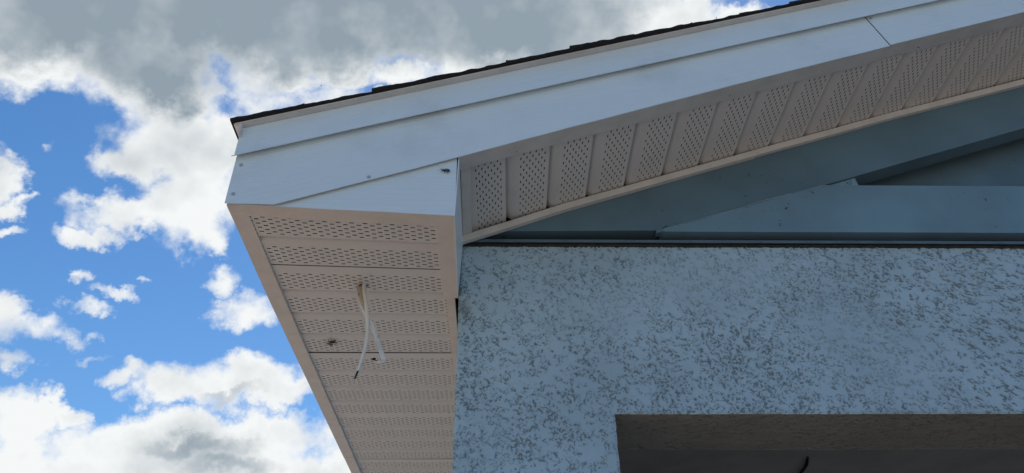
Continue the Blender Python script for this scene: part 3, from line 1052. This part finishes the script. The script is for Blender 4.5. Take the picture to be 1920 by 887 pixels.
C(tube('sheath', [(-0.2140, YC, 2.772), (-0.2135, YC, 2.745), (-0.2085, YC - 0.001, 2.712), (-0.1960, YC - 0.001, 2.685), (-0.1800, YC, 2.655), (-0.1660, YC, 2.6230), (-0.1550, YC, 2.5940), (-0.1485, YC, 2.5770), (-0.1490, YC - 0.002, 2.5715), (-0.1560, YC - 0.004, 2.5700), (-0.1645, YC - 0.006, 2.5735)],
       [0.0050, 0.0054, 0.0056, 0.0054, 0.0052, 0.0052, 0.0052, 0.0050, 0.0052, 0.0044, 0.0034], M_CABLE, flat=0.7), cb, INVC)
C(tube('stripped_end', [(-0.1645, YC - 0.006, 2.5735), (-0.1680, YC - 0.007, 2.5752), (-0.1730, YC - 0.006, 2.5745)], [0.0024, 0.0030, 0.0016], M_WIRE, seg=8), cb, INVC)
C(tube('wire_tail', [(-0.1650, YC - 0.007, 2.5720), (-0.1615, YC - 0.010, 2.5705), (-0.1590, YC - 0.010, 2.5728)], [0.0009, 0.0010, 0.0006], M_WIRE, seg=6), cb, INVC)
cb2 = empty('hanging_cable', (-0.208, YC, HS), 'thin white cable with a black tip hanging lowest from the eave soffit', 'cable')
INVC2 = Matrix.Translation((0.208, -YC, -HS))
C(tube('sheath', [(-0.2060, YC - 0.006, 2.772), (-0.2055, YC - 0.006, 2.742), (-0.1975, YC - 0.007, 2.708), (-0.1912, YC - 0.007, 2.672), (-0.1872, YC - 0.007, 2.634), (-0.1890, YC - 0.007, 2.600), (-0.1945, YC - 0.007, 2.566), (-0.1980, YC - 0.007, 2.5480)],
       [0.0046, 0.0046, 0.0044, 0.0042, 0.0040, 0.0039, 0.0037, 0.0035], M_CABLE2), cb2, INVC2)
C(tube('black_tip', [(-0.1977, YC - 0.007, 2.5495), (-0.2003, YC - 0.007, 2.5400), (-0.2030, YC - 0.007, 2.5310)], [0.0020, 0.0020, 0.0018], M_WIRE, seg=8), cb2, INVC2)
C(tube('dirty_wrap', [(-0.2155, YC - 0.003, 2.757), (-0.2140, YC - 0.004, 2.742), (-0.2085, YC - 0.004, 2.722), (-0.2010, YC - 0.004, 2.703), (-0.1955, YC - 0.003, 2.690)],
       [0.0062, 0.0068, 0.0062, 0.0058, 0.0046], M_WRAP, flat=0.8), cb, INVC)
# torn hole where the cables come out
hole = [(-0.210 + (0.012 + 0.004 * math.sin(3 * a)) * math.cos(a), YC - 0.002 + (0.007 + 0.002 * math.cos(5 * a)) * math.sin(a), HS + 0.0058) for a in np.linspace(0, 2 * math.pi, 17)[:-1]]
sub(mesh_obj('cable_hole', hole, [tuple(range(16))[::-1]], M_WIRE), eave)


# ------------------------------------------------------------------ insects
def insect(loc, heading, normal, size, label, spread):
    n = Vector(normal).normalized()
    hx = Vector(heading); hx = (hx - n * hx.dot(n)).normalized()
    sy = n.cross(hx)
    o = empty('insect', loc, label, 'insect')
    T = Matrix((hx, sy, n)).transposed().to_4x4()

    def tr(p):
        return T @ (Vector(p) * size)
    prof = [(-0.50, 0.005), (-0.44, 0.06), (-0.32, 0.10), (-0.18, 0.11), (-0.06, 0.06), (0.0, 0.05), (0.06, 0.10), (0.16, 0.125), (0.26, 0.09), (0.30, 0.05), (0.36, 0.085), (0.44, 0.075), (0.50, 0.01)]
    V, F = [], []
    sg = 10
    for i, (x, r) in enumerate(prof):
        for k in range(sg):
            a = 2 * math.pi * k / sg
            V.append(tr((x, r * math.cos(a), 0.14 + 0.85 * r * math.sin(a) + (0.05 if x < -0.1 else 0))))
        if i:
            for k in range(sg):
                F.append(((i - 1) * sg + k, (i - 1) * sg + (k + 1) % sg, i * sg + (k + 1) % sg, i * sg + k))
    # six legs and two antennae grow out of the same mesh
    limbs = []
    for s in (-1, 1):
        for bx, fx in ((0.22, 0.45), (0.12, 0.08), (0.04, -0.36)):
            limbs.append([(bx, 0.08 * s, 0.12), (0.5 * (bx + fx), 0.26 * s * spread, 0.24), (fx, 0.42 * s * spread, 0.0)])
        limbs.append([(0.47, 0.03 * s, 0.18), (0.60, 0.10 * s, 0.26), (0.74, 0.16 * s, 0.22)])
    for lb in limbs:
        for (p, q), (r0, r1) in zip(zip(lb[:-1], lb[1:]), ((0.020, 0.016), (0.016, 0.009))):
            p, q = Vector(p), Vector(q)
            tg = (q - p).normalized()
            a = tg.orthogonal().normalized(); b = tg.cross(a)
            base = len(V)
            for c, r in ((p, r0), (q, r1)):
                for k in range(4):
                    V.append(tr(c + r * (math.cos(k * math.pi / 2) * a + math.sin(k * math.pi / 2) * b)))
            F += [(base + k, base + (k + 1) % 4, base + 4 + (k + 1) % 4, base + 4 + k) for k in range(4)]
    b = mesh_obj('body', V, F, M_BUG, o, smooth=True)
    for s in (-1, 1):
        pts = [(0.16, 0.05 * s, 0.27), (0.02, 0.16 * s * spread, 0.30), (-0.30, 0.22 * s * spread, 0.27), (-0.46, 0.12 * s * spread, 0.25), (-0.30, 0.03 * s, 0.28)]
        Vw = [tr(p) for p in pts] + [tr((p[0], p[1], p[2] + 0.012)) for p in pts]
        mesh_obj('wing', Vw, [(0, 1, 2, 3, 4), (9, 8, 7, 6, 5)] + [(i, (i + 1) % 5, 5 + (i + 1) % 5, 5 + i) for i in range(5)], M_WING, o)
    return o


insect((-0.0170, fy(-0.017) - 0.0002, 2.8460), (-1, 0, 0.25), (0, -1, 0), 0.0185, 'small black insect on the white triangular face of the boxed return', 0.8)
insect((-0.3240, 0.238, HS + 0.0050), (0.8, -0.5, 0), (0, 0, -1), 0.0260, 'black winged insect clinging upside down to the perforated eave soffit', 1.5)


# ------------------------------------------------------------------ birds far up
def bird(loc, size, label):
    o = empty('bird', loc, label, 'bird', None)
    V, F = [], []
    prof = [(-0.30, 0.004), (-0.2, 0.03), (0.0, 0.06), (0.14, 0.05), (0.22, 0.035), (0.28, 0.035), (0.36, 0.004)]
    for i, (x, r) in enumerate(prof):
        for k in range(8):
            a = k * math.pi / 4
            V.append((x * size, r * math.cos(a) * size, r * math.sin(a) * size))
        if i:
            F += [((i - 1) * 8 + k, (i - 1) * 8 + (k + 1) % 8, i * 8 + (k + 1) % 8, i * 8 + k) for k in range(8)]
    mesh_obj('body', V, F, M_BUG, o, smooth=True)
    for s in (-1, 1):
        pts = [(0.12, 0.04 * s, 0.02), (0.16, 0.26 * s, 0.10), (-0.02, 0.52 * s, 0.06), (-0.06, 0.24 * s, 0.08), (-0.08, 0.04 * s, 0.02)]
        Vw = [tuple(c * size for c in p) for p in pts] + [(p[0] * size, p[1] * size, (p[2] + 0.012) * size) for p in pts]
        mesh_obj('wing', Vw, [(0, 1, 2, 3, 4), (9, 8, 7, 6, 5)] + [(i, (i + 1) % 5, 5 + (i + 1) % 5, 5 + i) for i in range(5)], M_BUG, o)
    return o


bird((-9.73, 28.96, 33.55), 0.13, 'tiny dark bird under the grey cloud left of the sloping roof edge')
bird((12.2, 25.65, 35.68), 0.13, 'tiny dark bird in front of the white cloud above the sloping roof edge')
